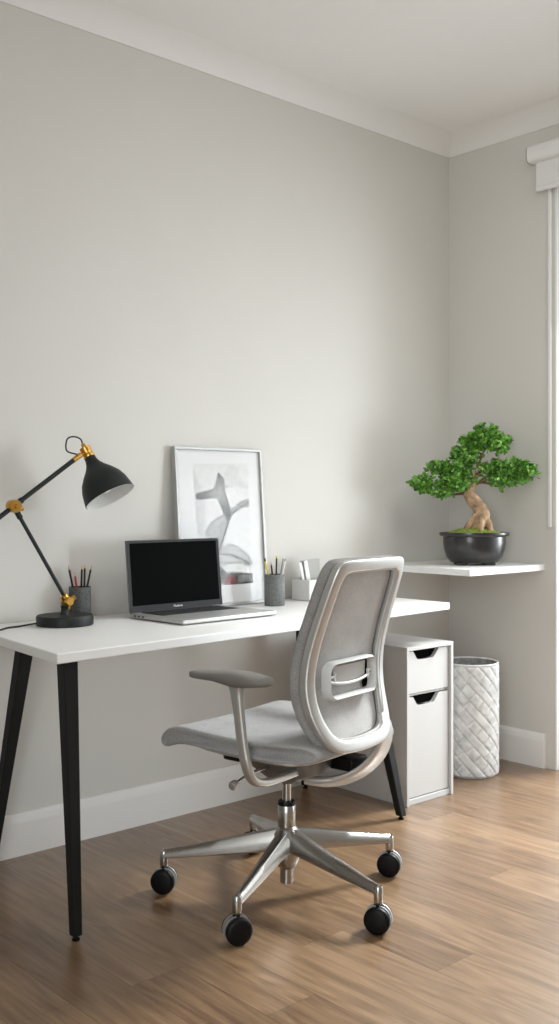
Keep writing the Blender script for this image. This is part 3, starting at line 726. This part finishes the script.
# seat cushion: section in (y,z) swept across x
SEC = [(-.245, .476), (-.235, .492), (-.21, .502), (-.15, .504), (-.05, .503), (.06, .503), (.14, .507), (.20, .508), (.235, .500), (.258, .484), (.268, .464), (.268, .448), (.260, .438), (.246, .437), (.225, .448), (.19, .457), (.12, .457), (.0, .452), (-.12, .450), (-.22, .450), (-.240, .458)]
def seat_w(y):
    if y < -.05: return .252 - .062 * ((-.05 - y) / .195) ** 2.4
    return .252 - .010 * max(0, (y - .12) / .15)
cen = (0.0, .477)
bm = B(); R = []
us = [-1, -.992, -.97, -.93, -.8, -.6, -.3, 0, .3, .6, .8, .93, .97, .992, 1]
for u in us:
    ring = []
    sh_ = {1: .55, .992: .82, .97: .95, .93: 1.0}.get(abs(u), 1.0)
    for y, z in SEC:
        yy = y * (.985 if abs(u) == 1 else 1); cz_ = .478 if y < .2 else .478 + (.462 - .478) * min(1, (y - .2) / .06)
        zz = cz_ + (z - cz_) * sh_
        if z > .48: zz -= .007 * (1 - u * u)
        ring.append((u * seat_w(y), yy, zz))
    R.append(ring)
loops(bm, R); obj('seat_cushion', bm, M['fabS'], ch, angle=60, subs=1)
bm = B()
def plan(scale, y0, y1, n=24):
    out = []
    for k in range(n):
        a = 2 * PI * k / n; c, s = math.cos(a), math.sin(a)
        out.append((scale * math.copysign(abs(c) ** .45, c), (y0 + y1) / 2 + (y1 - y0) / 2 * math.copysign(abs(s) ** .45, s)))
    return out
loops(bm, [[(x, y, .4515) for x, y in plan(.225, -.215, .20)], [(x, y, .446) for x, y in plan(.225, -.215, .20)], [(x, y, .434) for x, y in plan(.195, -.19, .17)], [(x, y, .412) for x, y in plan(.10, -.13, .12)]])
obj('seat_shell', bm, M['frame_s'], ch, angle=50)
# tilt mechanism
bm = B(); loops(bm, [[(x, y, .415) for x, y in plan(.075, -.13, .10)], [(x, y, .375) for x, y in plan(.07, -.125, .095)], [(x, y, .345) for x, y in plan(.045, -.06, .05)], [(x, y, .335) for x, y in plan(.03, -.035, .03)]])
mech = obj('tilt_mechanism', bm, M['mech'], ch, angle=50)
bm = B(); box(bm, -.165, -.11, .04, .10, .412, .436); obj('adjustment_block', bm, M['blackp'], mech, bevel=.006)
bm = B(); box(bm, .055, .135, -.19, -.08, .375, .412); obj('adjustment_block', bm, M['blackp'], mech, bevel=.006)
bm = B(); tube(bm, [(-.05, .01, .385), (-.16, .005, .388), (-.225, .0, .374)], .0045, 10); lv = obj('tilt_lever', bm, M['silver'], ch)
bm = B(); lathe(bm, [(.004, 0), (.011, .001), (.0125, .006), (.0125, .018), (.010, .022), (.003, .023)], 20, (-.222, .0, .374), axis_matrix((-1, -.02, -.2))); obj('lever_knob', bm, M['frame_s'], lv)
# arms
for s in (-1, 1):
    ya = 0 if s < 0 else .035
    bm = B()
    pth = smooth_path([(s * .290, -.058, .664), (s * .290, -.060, .64), (s * .288, -.066, .58), (s * .285, -.075, .50), (s * .280, -.085, .445), (s * .262, -.090, .408), (s * .225, -.092, .392), (s * .16, -.090, .386), (s * .06, -.08, .384)], 5)
    pth = [p + Vector((0, ya, 0)) for p in pth]
    tube(bm, pth, [.030, .019, .016, .0155, .0155, .015, .014, .014, .014], 16, up=(0, 1, 0), b=[.020, .013, .011, .010, .010, .011, .011, .010, .010], power=2.8)
    ap = obj('armrest', bm, M['frame_s'], ch)
    bm = B(); R = []
    for k in range(21):
        q = k / 20; y = .120 - .295 * q + ya
        e = math.sqrt(max(.0, 1 - abs(2 * q - 1) ** 6)); e = max(e, .12)
        w = (.026 + .016 * math.sin(min(1, q * 1.15) * PI / 2) ** 1) * e; tt = (.0105 + .008 * math.exp(-((q - .62) / .22) ** 2)) * (.4 + .6 * e)
        zc_ = .673 - .006 * max(0, .35 - q) / .35 ; cxx = s * (.285 - .008 * (1 - q))
        R.append([(cxx + w * math.copysign(abs(math.cos(a)) ** .7, math.cos(a)), y, zc_ + (tt * 1.0 if math.sin(a) > 0 else tt * 1.25) * math.copysign(abs(math.sin(a)) ** .8, math.sin(a))) for a in [2 * PI * (i + .5) / 20 for i in range(20)]])
    loops(bm, R); obj('arm_pad', bm, M['armp'], ap, angle=60)
# backrest
WT = [(.468, .085), (.471, .108), (.478, .128), (.488, .143), (.50, .155), (.53, .170), (.56, .179), (.60, .185), (.64, .187), (.68, .186), (.72, .183), (.76, .181), (.80, .178), (.84, .175), (.88, .173), (.92, .170), (.945, .167), (.962, .162), (.973, .155), (.980, .146), (.983, .130)]
YT = [(.46, -.255), (.48, -.250), (.50, -.243), (.53, -.231), (.56, -.219), (.60, -.207), (.64, -.201), (.68, -.201), (.72, -.206), (.76, -.216), (.80, -.228), (.84, -.242), (.88, -.256), (.92, -.271), (.96, -.284), (.99, -.292)]
def by(z): return (interp(YT, z - .01) + interp(YT, z) + interp(YT, z + .01)) / 3
def bpnt(x, z, off=0.):  # lateral x, height z, offset toward the sitter
    return Vector((x, by(z) - .018 * (1 - (x / .187) ** 2) + off, z))
def outline(inset=0., n=5):
    """closed loop: right side up, over the top, left side down, across the bottom"""
    pts = []
    for z, w in WT: pts.append((w, z))
    zt = WT[-1][0]; wt = WT[-1][1]
    for k in range(1, 8): pts.append((wt - 2 * wt * k / 8, zt + .001))
    for z, w in WT[::-1]: pts.append((-w, z))
    wb = WT[0][1]
    for k in range(1, 8): pts.append((-wb + 2 * wb * k / 8, WT[0][0] - .003 * math.sin(PI * k / 8)))
    if not inset: return pts
    N_ = len(pts); out = []
    x0c, z0c = 0, .725
    for i, p in enumerate(pts):
        a, b = pts[(i - 1) % N_], pts[(i + 1) % N_]; tx, tz = b[0] - a[0], b[1] - a[1]; l = math.hypot(tx, tz)
        nx, nz = -tz / l, tx / l
        k = inset if not callable(inset) else inset(p)
        out.append((p[0] + nx * k, p[1] + nz * k))
    return out
def inset_fn(a):
    def f(p):
        return a * (1. if .52 < p[1] < .95 else (1.12 if p[1] <= .52 else .85))
    return f
def scaled(inset):  # robust inset by scaling toward centre
    fx = (.187 - inset) / .187; zt, zb = .984, .465; c = (zt + zb) / 2; hz = (zt - zb) / 2; fz = (hz - inset * .98) / hz
    return [(x * fx, c + (z - c) * fz) for x, z in outline()]
bm = B(); secs = ((.000, .014), (.000, .000), (.0015, -.006), (.006, -.0085), (.026, -.0095), (.031, -.0085), (.0335, -.005), (.036, .018), (.028, .022), (.004, .022))
loops_ = [scaled(i) for i, o_ in secs]
N_ = len(loops_[0]); R = []
for k in range(N_): R.append([bpnt(loops_[q][k][0], loops_[q][k][1], secs[q][1]) for q in range(len(secs))])
R.append(R[0]); loops(bm, R, False, False); bmesh.ops.remove_doubles(bm, verts=bm.verts, dist=1e-5)
bf = obj('back_frame', bm, M['frame_s'], ch, angle=60, subs=1)
def slab(ins0, off0, off1, bulge=0., round_=.006):
    bm = B(); rings = []
    ks = [0, .12, .3, .5, .7, .85, .95, 1]
    def loop_at(k, off, extra):
        lo = scaled(ins0 + extra)
        c = (0, .725)
        return [bpnt(x * k, .725 + (z - .725) * k, off + bulge * (1 - k * k)) for x, z in lo]
    for k in ks[1:-1]: rings.append(loop_at(k, off1, round_))
    rings.append(loop_at(1, off1 , round_)); rings.append(loop_at(1, off1 - (off1 - off0) * .3, 0)); rings.append(loop_at(1, off0 + (off1 - off0) * .3, 0)); rings.append(loop_at(1, off0, round_))
    for k in ks[1:-1][::-1]: 
        lo = scaled(ins0 + round_); rings.append([bpnt(x * k, .725 + (z - .725) * k, off0) for x, z in lo])
    loops(bm, rings); return bm
bm = slab(-.002, .024, .052, .006); obj('backrest_cushion', bm, M['fabB'], ch, angle=60)
bm = B(); lo = scaled(.034); rings = [[bpnt(x * k, .725 + (z - .725) * k, .0195) for x, z in lo] for k in (1, .95, .85, .7, .5, .3, .1)]
loops(bm, rings, False, True); obj('back_panel', bm, M['fabM'], ch, angle=60)
bm = B(); lo = scaled(.0355); tube(bm, [bpnt(x, z, .004) for x, z in lo] + [bpnt(*lo[0], .004)], .0022, 6); obj('edge_trim', bm, M['lumbar'], bf)
# lumbar support: rounded ring with slider behind the panel
def rr(w, h, r, n=6):
    out = []
    for cx_, cz_, a0 in ((w - r, h - r, 0), (-w + r, h - r, PI / 2), (-w + r, -h + r, PI), (w - r, -h + r, 1.5 * PI)):
        for k in range(n + 1):
            a = a0 + PI / 2 * k / n; out.append((cx_ + r * math.cos(a), cz_ + r * math.sin(a)))
    return out
LZ = .655; lxo = .004
bm = B(); R = []
o1, o2 = rr(.116, .052, .030), rr(.105, .0425, .021)
for p, q in zip(o1, o2):
    m_ = ((p[0] + q[0]) / 2, (p[1] + q[1]) / 2)
    R.append([bpnt(p[0] + lxo, LZ + p[1], .010), bpnt(p[0] + lxo, LZ + p[1], -.008), bpnt(m_[0] + lxo, LZ + m_[1], -.018), bpnt(q[0] + lxo, LZ + q[1], -.008), bpnt(q[0] + lxo, LZ + q[1], .010)])
R.append(R[0]); loops(bm, R, False, False); bmesh.ops.remove_doubles(bm, verts=bm.verts, dist=1e-5); ls = obj('lumbar_support', bm, M['lumbar'], ch, angle=50)
bm = B(); R = []
for k in range(13):
    x = -.075 + .155 * k / 12 + lxo
    R.append([bpnt(x, LZ + .036, .012), bpnt(x, LZ + .036, .004), bpnt(x, LZ - .012 + .010 * (2 * k / 12 - 1) ** 2, .004), bpnt(x, LZ - .012 + .010 * (2 * k / 12 - 1) ** 2, .012)])
loops(bm, R); obj('lumbar_slider', bm, M['lumbar2'], ls, angle=40)
bm = B()
tube(bm, [bpnt(x + lxo, LZ - .014 + (.012 * (abs(x) / .1) ** 2), -.002) for x in [-.112 + .208 * k / 14 for k in range(15)]], .0042, 8)
tube(bm, [bpnt(-.075 + lxo, LZ - .010, -.002), bpnt(-.077 + lxo, LZ + .012, -.002), bpnt(-.072 + lxo, LZ + .018, -.002)], .0035, 8)
tube(bm, [bpnt(-.108 + lxo, LZ + .008, -.002), bpnt(-.076 + lxo, LZ + .010, -.002)], .0035, 8)
tube(bm, [bpnt(.090 + lxo, LZ - .014, -.002), bpnt(.086 + lxo, LZ + .012, -.002)], .004, 8); tube(bm, [bpnt(.086 + lxo, LZ + .006, -.002), bpnt(.110 + lxo, LZ + .010, -.002)], .004, 8)
obj('lumbar_clip', bm, M['lumbar'], ls)
bm = B(); R = [[bpnt(x, LZ + .040, .016), bpnt(x, LZ + .040, .012), bpnt(x, LZ - .040, .012), bpnt(x, LZ - .040, .016)] for x in (.080 + lxo, .096 + lxo, .112 + lxo)]
loops(bm, R); obj('lumbar_slot', bm, M['dark'], ls)
# support bracket sweeping from the back frame under the seat
bm = B()
pth = smooth_path([(.130, -.236, .540), (.138, -.244, .500), (.136, -.244, .462), (.124, -.232, .420), (.100, -.205, .382), (.068, -.165, .354), (.035, -.115, .342), (.008, -.06, .345)], 5)
tube(bm, pth, [.014, .040, .048, .050, .046, .040, .030, .018], 16, up=(1, .15, 0), b=[.008, .010, .011, .011, .011, .011, .012, .012], power=3)
obj('back_bracket', bm, M['frame_s'], ch)

# ------------------------------------------------------------------ lights, world, camera
w = bpy.data.worlds.new('World'); bpy.context.scene.world = w; w.use_nodes = True
w.node_tree.nodes['Background'].inputs[0].default_value = (.92, .98, 1., 1); w.node_tree.nodes['Background'].inputs[1].default_value = 1.2
def area(name, loc, target, sx_, sy_, power, color, spread=180):
    l = bpy.data.lights.new(name, 'AREA'); l.shape = 'RECTANGLE'; l.size = sx_; l.size_y = sy_; l.energy = power; l.color = color; l.spread = math.radians(spread)
    o = bpy.data.objects.new(name, l); col.objects.link(o); o.location = loc
    d = Vector(target) - Vector(loc); o.rotation_euler = d.to_track_quat('-Z', 'Y').to_euler(); return o
area('window_daylight', (1.9, -3.1, 1.02), (-.95, -.1, 1.0), 1.7, 1.7, 8.6, (.89, .955, 1.), 30)
area('window_skylight', (.17, -1.50, 1.35), (-2., -1.3, .3), 1.8, 2.0, 19, (.95, .985, 1.), 170)
area('window_sunlight', (2.0, -1.25, 3.3), (-.8, -1.45, 0), 1.2, 1.2, 88, (.955, .99, .99), 60)
area('room_fill', (-4.6, -2.7, 1.5), (0, -.5, 1.6), 2.2, 2.2, 50, (.955, .995, 1.), 110)
area('overhead_fill', (-1.0, -2.0, 2.74), (-1.2, -1.7, 0), 1.2, 1.2, 24, (.965, .995, .98))  # added overhead fill, out of view, to brighten desk, seat and floor

cam = bpy.data.cameras.new('camera'); co = bpy.data.objects.new('camera', cam); col.objects.link(co)
co.location = (-3.762, -3.020, 1.14); co.rotation_euler = (PI / 2, 0, math.radians(48.12 - 90))
cam.sensor_fit = 'VERTICAL'; cam.sensor_height = 36; cam.lens = 1028 / 1024 * 36; cam.shift_y = -12 / 1024; cam.clip_start = .02
sc = bpy.context.scene; sc.camera = co
sc.view_settings.view_transform = 'Standard'; sc.view_settings.look = 'None'; sc.view_settings.exposure = -.27
sc.cycles.use_denoising = True; sc.cycles.max_bounces = 10; sc.cycles.diffuse_bounces = 6
